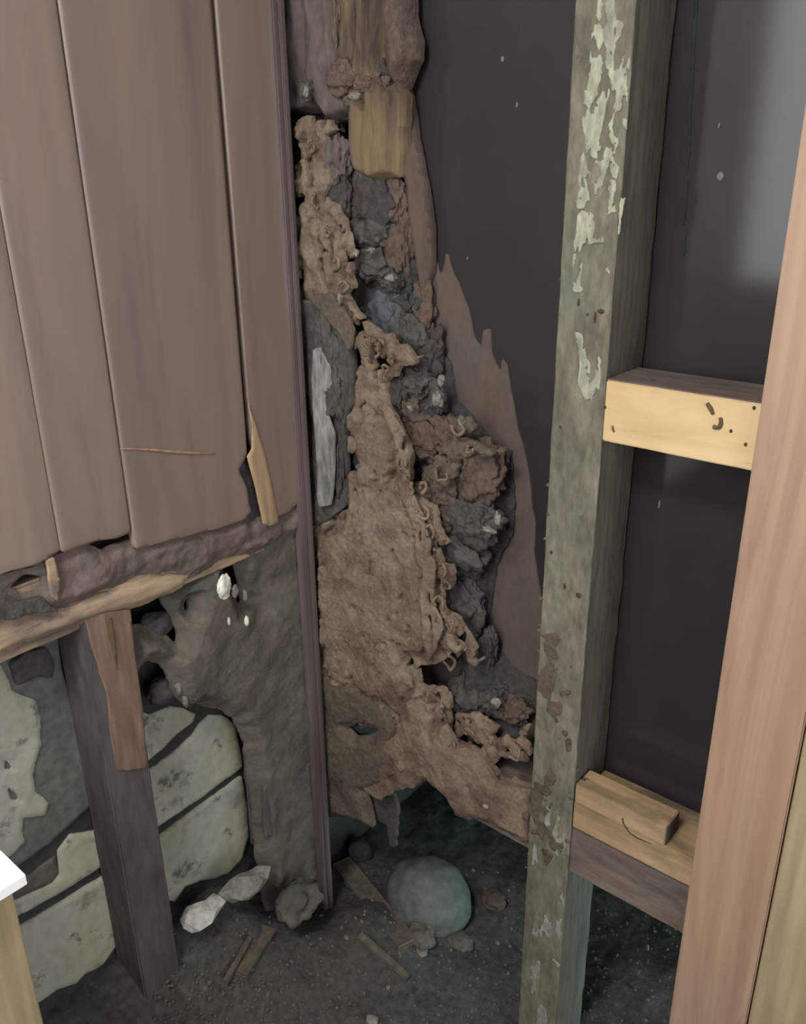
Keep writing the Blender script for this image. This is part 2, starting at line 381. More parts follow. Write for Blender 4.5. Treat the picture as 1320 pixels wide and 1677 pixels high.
# floor of bare dirt, heaped against the left wall
def gh(x, y):
    heap = .175 * ss(.20, -.09, x) * ss(-.03, -.24, y)
    heap2 = .05 * np.exp(-((x - .10) ** 2 + (y + .02) ** 2) / .012)
    return heap + heap2 + .012 * fbm(x * 14, y * 14, 0, 3, 5, .6) + .004 * fbm(x * 60, y * 60, 0, 5, 3, .7)
def floor_mesh():
    xs = np.concatenate([np.arange(-.12, 1.0, .008), np.arange(1.0, 2.35, .05)]); ys = np.concatenate([np.arange(-1.7, -.9, .05), np.arange(-.9, .6, .008), np.arange(.6, 1.36, .05)])
    X, Y = np.meshgrid(xs, ys); Z = gh(X, Y)
    vs = np.stack([X, Y, Z], -1).reshape(-1, 3); nx = len(xs)
    fs = [[j * nx + i, j * nx + i + 1, (j + 1) * nx + i + 1, (j + 1) * nx + i] for j in range(len(ys) - 1) for i in range(nx - 1)]
    return mesh('floor', vs, fs)
struct(link('floor', floor_mesh(), M['dirt'], loc=(0, 0, 0)))
def g(x, y): return float(gh(np.array([x]), np.array([y]))[0])

# ================================================================== LEFT WALL: panelling
def panel(y0, y1, bot, label, pxshift=0, extra=None):
    """bot: bottom outline as (y,z) list from y0 to y1"""
    poly = [(y0 + .0012, 2.44)] + bot + [(y1 - .0012, 2.44)]
    t = relief('panel_board', 'x', -.012, poly, M['panel'], step=.006, h=lambda u, v, f: .012 - .0015 * ss(.004, 0, f) + 0 * u, edge=(.0008, 60), world=True, smooth=True, esy=.2)
    return tag(t, label, 'wall panel')
def yz(px, py, x=0.): q = onX(px, py, x); return (q[1], q[2])
G1, G2, G3, G4 = -.457, -.3475, -.116, -.022
tag(panel(-.80, G1, [(-.80, 1.03), (-.60, 1.02), yz(20, 935), yz(60, 926), (G1, 1.022)], 'palest red-brown panel board at the far left, cut off by the picture edge'), None)
tag(panel(-1.63, -.80, [(-1.63, .3), (-.80, .3)], 'red-brown wall panel board on the left wall beside the camera, outside the opened-up part'), None)
panel(G1, G2, [(G1, 1.018), yz(130, 898), yz(160, 886), yz(190, 882), (G2, 1.012)], 'narrow red-brown wall panel board between two dark grooves, second from the left edge')
b3 = panel(G2, G3, [(G2 + .002, .985), yz(232, 898), yz(300, 880), yz(360, 866), yz(402, 852), yz(412, 838), yz(405, 800), yz(392, 770), yz(405, 745), yz(402, 690)], 'wide red-brown wall panel board with a pale horizontal score line near its foot')
b4 = panel(G3, G4, [yz(408, 655), yz(414, 720), yz(430, 800), yz(444, 850), yz(470, 842), yz(500, 815)], 'narrow red-brown wall panel board next to the corner strip, torn splinter at its foot')
link('score_line', tube_mesh('score_line', [onX(197, 735, .0008), onX(240, 736, .001), onX(300, 741, .001), onX(352, 743, .0005)], [.0012, .0018, .0022, .0008]), mat('score_edge', [(148, 118, 92), (160, 130, 102)], 40), b3)['label'] = 'pale raw score line'
relief('torn_splinter', 'x', 0., [(402, 640), (409, 668), (422, 705), (434, 745), (445, 795), (456, 855), (443, 860), (430, 858), (418, 800), (404, 747), (412, 735), (413, 700)], mat('raw_splinter_wood', [(146, 122, 94), (160, 136, 106), (152, 126, 100)], 20, V), b4, step=.003, h=lambda u, v, f: .003 - .002 * ss(.004, 0, f), edge=(.0015, 60), esy=.3)['label'] = 'torn pale wood splinter'
tag(relief('gap_shade_strip', 'x', -.022, [(380, 740), (402, 748), (418, 800), (428, 850), (405, 858), (395, 800)], M['core_grey'], None, step=.004, h=lambda u, v, f: .008 + 0 * u, edge=(.002, 60)), 'dark grey strip standing in for the shade in the gap beside the torn splinter', 'strip')  # grey piece set in the open gap, its shade put into the colour
# small white dab on the corner side of the panelling
tag(lump('paint_dab', onX(494, 671, .002), (.003, .0035, .005), M['plaster'], None, sub=2), 'tiny pale paint dab on the panelling beside the corner strip', 'paint dab')

# corner strip, full height
cs = thing('corner_strip', (0.012, -.012, 0), 'long dark brown corner moulding strip running from top to floor between the two walls', 'corner moulding')
beam('batten', (-.012, -.022, .02), (.010, .004, 2.44), M['trim'], cs, wear=.0008, bev=.002, cell=.03, seed=4)
beam('bead', (.010, -.013, .02), (.016, -.003, 2.44), M['trim'], cs, wear=.0006, bev=.002, cell=.03, seed=6)

# ================================================================== LEFT WALL: frame under the panelling
st = thing('wall_stud', (-.05, -.40, .05), 'dark timber stud under the left panelling, its upper face stripped to orange wood', 'stud')
beam('post', (LB + .004, -.440, .03), (LFR, -.366, .90), M['dark_stud'], st, wear=.0015, bev=.003, cell=.02, seed=3)
relief('bare_wood_face', 'x', LFR, [(139, 1010), (213, 998), (222, 1080), (232, 1150), (243, 1256), (215, 1262), (193, 1263), (182, 1200), (176, 1140), (163, 1100), (152, 1060)], M['orange_v'], st, step=.004, h=lambda u, v, f: .003 + .0015 * fbm(u * 90, v * 12, 0, 5), edge=(.003, 50), at=LFR + .003, esy=.4)['label'] = 'bare orange-brown wood'
relief('pale_split', 'x', LFR + .003, [(170, 1012), (182, 1010), (190, 1060), (192, 1100), (182, 1070)], M['decay'], st, step=.003, h=lambda u, v, f: .0022 + 0 * u, edge=(.001, 60), at=LFR + .005)

ng = thing('wall_noggin', (-.05, -.55, .88), 'horizontal noggin under the cut panelling, mud-caked with a torn orange lower edge', 'noggin')
beam('timber', (LB + .004, -1.6, .885), (LFR - .006, -.062, .985), M['orange'], ng, wear=.002, bev=.004, cell=.02, seed=5)
relief('torn_edge', 'x', LFR - .008, [(-60, 1030), (0, 1018), (50, 1008), (85, 1004), (130, 992), (170, 974), (230, 950), (285, 940), (314, 944), (300, 966), (255, 985), (215, 1000), (150, 1020), (90, 1044), (40, 1060), (0, 1076), (-60, 1100)], M['orange'], ng, step=.004, h=lambda u, v, f: .006 + .008 * ss(0, .015, f) + .003 * fbm(u * 20, v * 70, 0, 8), edge=(.005, 50), at=LFR + .004)['label'] = 'torn bare orange wood'
nog_poly = [(-80, 960), (0, 944), (60, 928), (105, 905), (215, 868), (232, 892), (330, 868), (405, 850), (455, 835), (500, 815), (503, 880), (470, 880), (430, 905), (380, 915), (340, 935), (312, 952), (290, 936), (230, 946), (170, 970), (130, 988), (85, 1000), (50, 1000), (0, 1014), (-80, 1050)]
relief('mud_coating', 'x', LFR - .008, nog_poly, M['mudnog'], ng, step=.004,
       h=lambda u, v, f: .004 + .016 * ss(-.002, .02, f) * (.65 + .6 * fbm(u * 18, v * 30, 0, 12, 5)) + .004 * fbm(u * 70, v * 70, 0, 31, 3), edge=(.007, 40), at=LFR + .004,
       holes=[[(20, 962), (45, 945), (75, 945), (70, 965), (40, 975)], [(140, 892), (165, 884), (215, 874), (220, 885), (170, 905)]])
relief('rubbed_strip', 'x', LFR + .004, [(76, 918), (90, 912), (98, 950), (96, 985), (84, 975), (80, 940)], M['orange'], ng, step=.004, h=lambda u, v, f: .006 + 0 * u, edge=(.003, 60), at=LFR + .01)
relief('dust_patch', 'x', LFR + .004, [(0, 965), (30, 985), (70, 980), (95, 1000), (60, 1003), (0, 1015), (-60, 1030), (-60, 980)], M['core_grey'], ng, step=.004, h=lambda u, v, f: .007 + .003 * fbm(u * 60, v * 60, 0, 4), edge=(.005, 50), at=LFR + .01)['label'] = 'grey dust patch'

# outer skin boards seen in the two bays below the noggin
def skin(px, label, m='paleboard', th=.007, holes=(), edge=(.0022, 45), base=LB, seed=2, nm='cladding_board'):
    o = relief(nm, 'x', base, px, M[m], None, step=.004, h=lambda u, v, f: th - .003 * ss(.006, 0, f) + .0015 * fbm(u * 40, v * 40, 0, seed, 4), edge=edge, at=base + th, holes=holes, seed=seed)
    return tag(o, label, 'board')
skin([(-40, 1062), (20, 1078), (60, 1050), (96, 1042), (103, 1100), (138, 1200), (158, 1313), (85, 1380), (39, 1414), (-60, 1480)], 'smooth dark grey board behind the left bay, under the peeled pale coat', 'greyboard', edge=(.001, 20))
skin([(-60, 1050), (0, 1085), (12, 1108), (20, 1130), (45, 1140), (58, 1152), (70, 1190), (68, 1222), (57, 1250), (58, 1270), (62, 1300), (80, 1318), (78, 1338), (40, 1342), (42, 1380), (25, 1400), (-60, 1460)], 'mottled pale coat peeling off the upper board in the left bay', 'paleboard', .006, [[(5, 1240), (18, 1250), (22, 1262), (8, 1262)], [(12, 1290), (26, 1300), (38, 1315), (20, 1312)]], (.006, 45), LB + .0065, 7)
skin([(96, 1395), (118, 1368), (160, 1362), (168, 1400), (172, 1418), (95, 1467), (40, 1497), (-60, 1550), (-60, 1520), (30, 1475), (88, 1448), (100, 1432)], 'pale crooked remnant on the middle board of the left bay between the two dark gaps', 'paleboard', seed=9)
skin([(28, 1452), (92, 1402), (98, 1432), (86, 1446), (40, 1468), (-40, 1500), (-40, 1480)], 'brown stained patch of the middle board in the left bay', 'mudwall', .005, seed=11)
skin([(-60, 1570), (35, 1520), (90, 1488), (175, 1435), (185, 1490), (196, 1545), (172, 1580), (140, 1598), (128, 1612), (95, 1622), (62, 1646), (-60, 1700)], 'large pale green-grey lower board of the left bay, standing on the dirt', 'paleboard', .009, seed=13)
skin([(212, 1165), (232, 1165), (245, 1172), (262, 1165), (280, 1158), (300, 1160), (322, 1170), (318, 1182), (290, 1205), (268, 1228), (245, 1246), (220, 1262)], 'small wedge of pale board right of the dark stud, uppermost in the middle bay', 'paleboard', seed=15)
skin([(230, 1275), (248, 1262), (285, 1235), (318, 1205), (328, 1188), (345, 1172), (368, 1172), (388, 1188), (392, 1215), (398, 1245), (399, 1257), (330, 1308), (263, 1353), (235, 1372), (225, 1275)], 'pale yellow-green board between the two dark gaps right of the dark stud', 'paleboard', .008, seed=17)
skin([(240, 1387), (264, 1370), (330, 1322), (398, 1272), (404, 1300), (410, 1370), (398, 1408), (375, 1432), (330, 1445), (306, 1452), (288, 1478), (258, 1470)], 'pale mould-spotted lower board right of the dark stud', 'paleboard', .009, seed=19)
skin([(402, 1225), (410, 1235), (416, 1290), (424, 1370), (426, 1385), (415, 1385), (408, 1300)], 'thin grey upright lath at the right edge of the pale boards', 'greyboard', .012, seed=21, nm='lath', edge=(.001, 20))
skin([(18, 1090), (45, 1070), (80, 1062), (92, 1090), (88, 1112), (60, 1110), (30, 1125)], 'dark mud clump stuck under the noggin in the left bay', 'core_grey', .012, seed=23, base=LB + .006, nm='mud_clump')

# mud wall between the boards and the corner strip
mud = relief('termite_mud_sheet', 'x', -.045, [(214, 1035), (240, 1030), (270, 1040), (300, 1058), (303, 1040), (290, 1010), (272, 985), (310, 955), (345, 925), (400, 860), (470, 845), (510, 860), (518, 960), (524, 1100), (532, 1250), (542, 1400), (546, 1490), (490, 1500), (445, 1500), (438, 1450), (430, 1410), (426, 1340), (415, 1250), (408, 1215), (398, 1195), (378, 1172), (352, 1165), (330, 1160), (318, 1168), (300, 1150), (290, 1120), (275, 1092), (255, 1088), (232, 1120), (222, 1100)],
     M['mudwall'], None, step=.004,
     h=lambda u, v, f: .006 + .026 * ss(-.002, .03, f) + .007 * fbm(u * 12, v * 12, 0, 40, 3) + .003 * fbm(u * 45, v * 45, 0, 41, 4) - .016 * np.exp(-((u + .10) ** 2 / .0007 + (v - .80) ** 2 / .006)),
     edge=(.006, 45), at=-.02, holes=[[(314, 985), (321, 984), (321, 1004), (315, 1006), (311, 995)], [(374, 935), (386, 925), (396, 932), (402, 955), (405, 985), (397, 982), (390, 960), (380, 950)], [(395, 980), (404, 975), (408, 990), (402, 996)], [(377, 1178), (392, 1182), (402, 1210), (396, 1218), (384, 1200)]])
tag(mud, 'grey-brown termite mud sheet with small white scraps, left of the corner strip', 'mud sheet')
def mudlump(px, py, x, r, label, m='core_grey', seed=1, cat='mud lump', nm='mud_lump', **k):
    p = onX(px, py, x); return tag(lump(nm, p, r, M[m], None, seed=seed, **k), label, cat)
mudlump(268, 1130, -.06, (.018, .03, .026), 'grey-blue mud lump in the hollow right of the stripped stud', 'core_grey', 3, amp=.4)
mudlump(255, 1022, -.055, (.018, .034, .022), 'dark blue-grey lump standing in for the shaded hollow under the torn noggin edge', 'blue_grey', 5, amp=.4)  # dark lump painted as the shade of an open hollow
mudlump(366, 962, -.013, (.006, .016, .022), 'large creamy white scrap stuck in the mud sheet', 'shell', 6, 'scrap', 'white_scrap', amp=.7, freq=1.1)
mudlump(385, 968, -.012, (.004, .007, .012), 'curled pale rim just right of the large creamy scrap', 'pale', 9, 'scrap', 'white_scrap', amp=.35)
mudlump(374, 1017, -.013, (.004, .004, .009), 'small white oval scrap on the mud sheet, left one of two', 'plaster', 7, 'scrap', 'white_scrap', amp=.15)
mudlump(404, 1017, -.013, (.004, .0045, .010), 'small bright white oval scrap on the mud sheet, right one of two', 'shell', 8, 'scrap', 'white_scrap', amp=.15)
mudlump(401, 975, -.014, (.005, .004, .011), 'narrow pale crumb in the slit right of the creamy scrap', 'pale', 12, 'scrap', 'white_scrap', amp=.3)
mudlump(292, 1128, -.03, (.006, .005, .012), 'upright pale flake beside the grey-blue lump', 'pale', 14, 'scrap', 'pale_flake', amp=.5)
mudlump(303, 1147, -.03, (.006, .006, .012), 'pale flake below the upright one, at the mud sheet edge', 'pale', 15, 'scrap', 'pale_flake', amp=.5)
relief('shallow_ridge', 'x', -.022, [(478, 870), (494, 900), (500, 1000), (505, 1130), (498, 1130), (490, 1010), (482, 930)], M['smear'], mud, step=.004, h=lambda u, v, f: .007 + 0 * u, edge=(.003, 40))
relief('dark_slab', 'x', -.02, [(430, 1290), (470, 1235), (503, 1225), (506, 1250), (480, 1310), (450, 1360), (432, 1370)], M['dark_stud'], mud, step=.004, h=lambda u, v, f: .006 + 0 * u, edge=(.003, 40))['label'] = 'dark slab'  # darker slab set on the mud sheet
# heaps and chunks at the foot of the left wall
mudlump(330, 1498, -.03, (.03, .042, .026), 'angular white plaster chunk lying at the foot of the left wall', 'plaster', 21, 'plaster chunk', 'plaster_chunk', amp=.9, freq=1.5, sub=2, facet=True, rot=.5)
mudlump(402, 1450, -.005, (.025, .045, .028), 'grey plaster chunk behind and right of the white one', 'plaster_dark', 22, 'plaster chunk', 'plaster_chunk', amp=.9, freq=1.6, sub=2, facet=True, rot=-.4)
mudlump(490, 1475, .035, (.034, .05, .036), 'brown mud clod at the foot of the corner strip', 'mudwall', 23, 'mud clod', 'mud_clod', amp=.6, freq=2.2)

# ================================================================== CORNER: post, nest
cp = thing('corner_post', (.06, .05, .5), 'rotten yellowish timber post standing in the corner above the termite nest', 'post')
def post_piece(name, px, base, th, m, seed, label=None, step=.004, edge=(.005, 40), nz=.4):
    o = relief(name, 'y', base, px, M[m], cp, step=step, h=lambda u, v, f: th * (1 + nz * fbm(u * 60, v * 9, 0, seed, 5)) * (.5 + .5 * ss(-.002, .012, f)), edge=edge, at=base - th, seed=seed, esy=.35)
    if label: o['label'] = label
    return o
post_piece('timber', [(538, -120), (625, -120), (628, 0), (618, 60), (612, 110), (640, 150), (635, 290), (600, 300), (570, 285), (560, 200), (572, 150), (548, 110), (540, 40)], .08, .05, 'decay', 3)
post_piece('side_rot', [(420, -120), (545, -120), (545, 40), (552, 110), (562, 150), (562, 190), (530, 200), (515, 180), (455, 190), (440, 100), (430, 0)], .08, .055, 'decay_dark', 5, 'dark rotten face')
post_piece('edge_rot', [(615, -120), (645, -120), (650, 20), (664, 60), (662, 95), (650, 120), (640, 150), (610, 120), (615, 60)], .09, .045, 'core_brown', 7, 'dark crumbling edge')
post_piece('lower_stave', [(640, 120), (655, 150), (668, 230), (682, 300), (692, 370), (694, 450), (682, 500), (672, 440), (664, 360), (655, 300), (640, 280), (634, 200)], SD - .005, .03, 'smear', 9)
link('groove_hollow', tube_mesh('groove_hollow', [onY(598, -60, .03), onY(602, 20, .032), (onY(600, 70, .034)), onY(596, 110, .036)], [.003, .004, .005, .003]), M['hole'], cp)

TN = thing('termite_nest', (.12, .05, .5), 'large tan and dark termite nest climbing the corner beside the old stud', 'termite nest')
# back layer against the sheet
relief('mud_smear', 'y', SD, [(640, 60), (655, 130), (665, 200), (683, 300), (696, 378), (712, 425), (720, 458), (727, 412), (733, 418), (738, 440), (752, 470), (764, 500), (775, 548), (786, 566), (790, 540), (802, 540), (806, 580), (817, 604), (820, 586), (830, 600), (836, 645), (846, 700), (856, 740), (868, 800), (875, 860), (872, 905), (880, 950), (888, 1000), (884, 1060), (880, 1130), (890, 1300), (800, 1320), (640, 1250), (560, 900), (540, 400), (560, 100)],
       M['smear'], TN, step=.004, h=lambda u, v, f: .003 + .006 * ss(0, .03, f) + .002 * fbm(u * 30, v * 20, 0, 3), edge=(.005, 75), at=SD - .005, esy=.22)
core_poly = [(440, 160), (520, 150), (560, 150), (575, 200), (580, 280), (625, 285), (650, 290), (668, 330), (672, 400), (690, 430), (684, 500), (700, 560), (730, 600), (738, 660), (765, 690), (800, 728), (826, 745), (832, 800), (828, 880), (808, 920), (800, 960), (795, 1010), (808, 1060), (830, 1100), (868, 1130), (900, 1200), (900, 1330), (800, 1300), (700, 1270), (600, 1290), (500, 1280), (480, 900), (450, 500)]
relief('dark_carton', 'y', SD - .004, core_poly, M['core'], TN, step=.004,
       h=lambda u, v, f: .008 + .042 * ss(-.002, .05, f) * (.75 + .75 * fbm(u * 15, v * 13, 0, 51, 5, .55)) + .006 * (0.5 - np.abs(fbm(u * 55, v * 55, 0, 52, 3))),
       edge=(.008, 30), at=SD - .03,
       holes=[[(676, 1096), (700, 1100), (722, 1084), (745, 1092), (742, 1112), (718, 1124), (690, 1120)], [(815, 1265), (835, 1268), (845, 1250), (868, 1255), (862, 1290), (838, 1285)], [(560, 1196), (585, 1190), (612, 1200), (608, 1210), (575, 1212)]])
nl = [ # px,py,depth y, radii(x,y,z), material, seed
 (603, 196, .045, (.016, .014, .016), 'decay', 1), (575, 160, .03, (.014, .012, .010), 'crust_low', 2), (503, 150, .0, (.009, .008, .012), 'core_grey', 3),
 (610, 330, .05, (.038, .02, .045), 'core', 4), (655, 400, .065, (.025, .02, .055), 'core_brown', 5), (615, 372, .055, (.04, .02, .035), 'core_grey', 6),
 (612, 432, .05, (.03, .016, .022), 'core_grey', 7), (642, 462, .045, (.016, .012, .012), 'core_grey', 8), (630, 515, .05, (.028, .01, .03), 'blue_grey', 9),
 (660, 545, .06, (.035, .02, .03), 'core_grey', 10), (700, 580, .07, (.028, .02, .04), 'core', 11), (680, 625, .045, (.03, .018, .022), 'core_grey', 12),
 (670, 665, .05, (.038, .02, .022), 'core_brown', 13), (718, 655, .05, (.012, .01, .018), 'core_grey', 14), (690, 720, .05, (.04, .022, .03), 'core_brown', 15),
 (735, 710, .05, (.026, .018, .026), 'core_brown', 16), (785, 770, .055, (.040, .026, .042), 'core_brown', 17), (782, 850, .05, (.038, .026, .032), 'core_grey', 18),
 (725, 790, .045, (.026, .02, .03), 'core_brown', 19), (728, 845, .05, (.03, .018, .026), 'core_brown', 20), (750, 905, .055, (.045, .02, .032), 'core_grey', 21),
 (752, 985, .06, (.042, .02, .045), 'core_grey', 22), (800, 1060, .065, (.014, .012, .035), 'core_grey', 23), (770, 1140, .05, (.035, .02, .03), 'core_grey', 24),
 (812, 1145, .055, (.024, .02, .024), 'core_grey', 25), (845, 1165, .05, (.022, .016, .022), 'core_brown', 26), (748, 1150, .045, (.016, .014, .02), 'core_grey', 27),
 (590, 1150, .02, (.04, .02, .04), 'core_brown', 28), (650, 640, .03, (.016, .012, .03), 'core', 29), (535, 560, .0, (.018, .012, .05), 'core_grey', 30),
 (548, 640, .0, (.018, .012, .04), 'core_grey', 31), (556, 740, .008, (.01, .01, .06), 'core', 32), (550, 260, .02, (.02, .014, .03), 'decay_dark', 33), (550, 190, .05, (.018, .014, .02), 'hole', 34)]
nl += [(560, 128, .02, (.020, .012, .018), 'core_brown', 41), (600, 140, .028, (.028, .012, .014), 'core_brown', 42), (548, 20, .03, (.012, .01, .05), 'core_brown', 43), (628, 150, .04, (.014, .012, .03), 'core', 44), (590, 245, .03, (.008, .006, .03), 'core_brown', 45),
       (530, 255, .03, (.018, .012, .03), 'core', 46), (560, 320, .03, (.016, .014, .03), 'core', 47), (640, 330, .055, (.022, .014, .04), 'core_brown', 48), (690, 510, .075, (.02, .016, .04), 'core_brown', 49), (655, 490, .06, (.03, .014, .02), 'core', 50)]
for (px, py, yy, r, mm, sd) in nl:
    lump('carton_lump', onY(px, py, yy + .012), (r[0] * 1.22, r[1] * 1.1, r[2] * 1.22), M[mm], TN, seed=sd * 3, amp=.6, freq=2.6, sub=5)
for (px, py, yy, r) in [(609, 410, .03, (.010, .006, .005)), (640, 455, .028, (.013, .006, .006)), (583, 414, .025, (.005, .005, .007)), (716, 655, .03, (.009, .007, .014)), (722, 622, .045, (.006, .005, .01)), (672, 668, .028, (.006, .005, .004)),
                        (800, 868, .02, (.014, .006, .006)), (815, 850, .02, (.006, .006, .012)), (738, 1138, .028, (.004, .004, .007)), (812, 1150, .03, (.009, .006, .009)), (723, 1160, .008, (.004, .004, .009)), (556, 490, .0, (.003, .003, .012)), (502, 150, -.006, (.006, .005, .008)), (580, 157, .015, (.01, .006, .006)), (757, 690, .03, (.006, .006, .01))]:
    lump('pale_crumb', onY(px, py, yy), tuple(.85 * q for q in r), M['pale'], TN, seed=int(px), amp=1.1, freq=1.9, sub=3)['label'] = 'pale crumb'

# front crust
crust = [(470, 199), (500, 186), (514, 182), (538, 212), (523, 221), (527, 271), (535, 297), (519, 322), (540, 339), (555, 373), (567, 418), (558, 424), (570, 471), (553, 484), (575, 512), (592, 535), (612, 550), (637, 548), (652, 569), (677, 588), (667, 597), (646, 601), (637, 618), (622, 629), (620, 660), (644, 701), (660, 735), (662, 781), (656, 804), (672, 822), (701, 834), (705, 868), (722, 895), (705, 900), (715, 929), (728, 932), (734, 946), (729, 970), (716, 980), (713, 1004), (740, 1020), (765, 1060), (782, 1089), (769, 1098), (747, 1089), (722, 1080), (707, 1096), (675, 1098), (678, 1129), (718, 1136), (728, 1162), (726, 1209), (744, 1224), (775, 1240), (795, 1262), (810, 1285), (838, 1288), (862, 1298), (862, 1378), (818, 1353), (779, 1338), (743, 1334), (732, 1312), (712, 1292), (688, 1282), (672, 1294), (649, 1298), (613, 1314), (592, 1302), (600, 1265), (628, 1230), (640, 1200), (628, 1175), (595, 1160), (510, 1115), (500, 1000), (498, 940), (498, 862), (530, 848), (563, 834), (560, 804), (560, 754), (555, 698), (573, 667), (572, 580), (560, 546), (532, 504), (478, 490), (475, 350)]
def crust_holes(U, V, F):
    lace = 1 - ss(.0, .03, F)                   # only near the ragged rim
    n = fbm(U * 75, V * 45, 0, 61, 3)
    return np.where(F < .035, .30 - n * (.35 + .75 * lace) - .06, 1.) * .02
relief('tan_crust', 'y', .030, crust, M['crust'], TN, step=.003,
       h=lambda u, v, f: .012 + .016 * ss(-.001, .02, f) + .005 * fbm(u * 16, v * 14, 0, 71, 3) + .0022 * fbm(u * 110, v * 110, 0, 72, 4) - .010 * ss(.24, .42, fbm(u * 50, v * 30, 0, 73, 3)),
       edge=(.007, 60), at=.004, hole_fn=crust_holes, seed=61,
       holes=[[(510, 395), (516, 402), (520, 440), (513, 430)], [(530, 400), (536, 420), (532, 440)], [(594, 566), (610, 580), (628, 602), (618, 612), (600, 600)], [(487, 255), (497, 262), (500, 285), (490, 280)], [(725, 1040), (740, 1045), (752, 1062), (740, 1062)]])
relief('joist_crust', 'y', .014, [(560, 1262), (600, 1240), (650, 1200), (725, 1190), (745, 1222), (775, 1238), (795, 1262), (810, 1285), (838, 1290), (864, 1300), (866, 1382), (818, 1355), (779, 1340), (760, 1345), (743, 1338), (732, 1312), (712, 1292), (688, 1282), (672, 1294), (649, 1298), (613, 1316), (592, 1302)], M['crust'], TN, step=.003,
       h=lambda u, v, f: (.001 + .021 * ss(onY(590, 1260)[0], onY(740, 1260)[0], u)) * (.5 + .5 * ss(-.001, .015, f)) + .004 * fbm(u * 30, v * 26, 0, 171, 4) - .004 * ss(.2, .5, fbm(u * 34, v * 22, 0, 173, 3)), edge=(.006, 55), at=.0, seed=63)
# lighter ribs down the crust's right side, and the lacework of loose galleries
relief('rib', 'y', .006, [(622, 640), (632, 660), (655, 700), (668, 745), (668, 800), (690, 840), (700, 880), (712, 930), (708, 985), (725, 1030), (700, 1090), (690, 1060), (680, 950), (672, 860), (650, 800), (648, 740), (630, 690), (615, 660)], M['crust'], TN, step=.003, h=lambda u, v, f: .004 + .007 * ss(0, .01, f) + .003 * fbm(u * 80, v * 30, 0, 5), edge=(.005, 60), at=.0, hole_fn=lambda U, V, F: (.22 - fbm(U * 90, V * 40, 0, 66, 3)) * .02, seed=64)
relief('lower_mud', 'y', .032, [(500, 1080), (590, 1130), (640, 1160), (650, 1210), (632, 1290), (592, 1300), (600, 1330), (604, 1358), (585, 1352), (556, 1345), (520, 1340), (510, 1250)], M['crust_low'], TN, step=.004, h=lambda u, v, f: .008 + .014 * ss(0, .02, f) + .005 * fbm(u * 30, v * 30, 0, 81, 4), edge=(.006, 40), at=.012, holes=[[(560, 1196), (585, 1188), (612, 1200), (606, 1208), (575, 1212)]])
relief('hanging_flap', 'y', .05, [(592, 1300), (645, 1296), (653, 1320), (652, 1350), (648, 1386), (640, 1384), (636, 1350), (618, 1342), (606, 1340)], M['core_grey'], TN, step=.004, h=lambda u, v, f: .008 + 0 * u, edge=(.005, 50), at=.045)
relief('lace_patch', 'y', .04, [(742, 1168), (780, 1172), (815, 1195), (850, 1225), (868, 1240), (864, 1190), (845, 1200), (840, 1216), (862, 1250), (820, 1240), (800, 1265), (770, 1235), (740, 1215)], M['crust'], TN, step=.003, h=lambda u, v, f: .008 + .006 * ss(0, .01, f) + .003 * fbm(u * 60, v * 60, 0, 8), edge=(.008, 60), at=.03, hole_fn=lambda U, V, F: (.25 - fbm(U * 70, V * 70, 0, 91, 3)) * .02)
relief('lace_bridge', 'y', .045, [(735, 700), (760, 685), (772, 700), (760, 716), (790, 735), (830, 740), (800, 752), (770, 745), (745, 775), (720, 800), (700, 815), (680, 840), (655, 820), (670, 795), (700, 775), (715, 745)], M['crust_low'], TN, step=.003, h=lambda u, v, f: .012 + .008 * ss(0, .01, f) + .004 * fbm(u * 60, v * 60, 0, 18), edge=(.009, 60), at=.028, hole_fn=lambda U, V, F: (.22 - fbm(U * 80, V * 80, 0, 95, 3)) * .02)
rim = [(600, 560), (622, 566), (640, 590), (630, 612), (645, 700), (660, 760), (668, 800), (664, 822), (690, 838), (704, 870), (712, 905), (722, 935), (728, 960), (718, 990), (735, 1025), (755, 1060), (735, 1085), (700, 1140), (722, 1170), (715, 1210), (740, 1225), (765, 1200), (800, 1215), (840, 1235), (510, 240), (515, 330), (535, 380), (550, 430), (560, 470), (745, 700), (770, 735), (720, 775), (690, 800), (660, 860), (690, 930), (600, 590), (612, 575)]
rnd = random.Random(11)
for i, (px, py) in enumerate(rim):
    c = Vector(onY(px, py, -.002 if i < 29 else .012)); R0 = rnd.uniform(.006, .014); a0 = rnd.uniform(0, 6.28); sw = rnd.uniform(3.2, 5.6); el = rnd.uniform(.5, 1.0)
    pts = []
    for k in range(7):
        a = a0 + sw * k / 6; rr = R0 * (1 + .25 * rnd.uniform(-1, 1))
        pts.append(c + Vector((math.cos(a) * rr * el, rnd.uniform(-.002, .006), math.sin(a) * rr)))
    link('mud_gallery', tube_mesh('mud_gallery', pts, [.0028 * rnd.uniform(.7, 1.25) for _ in pts], 6), M['crust'], TN)
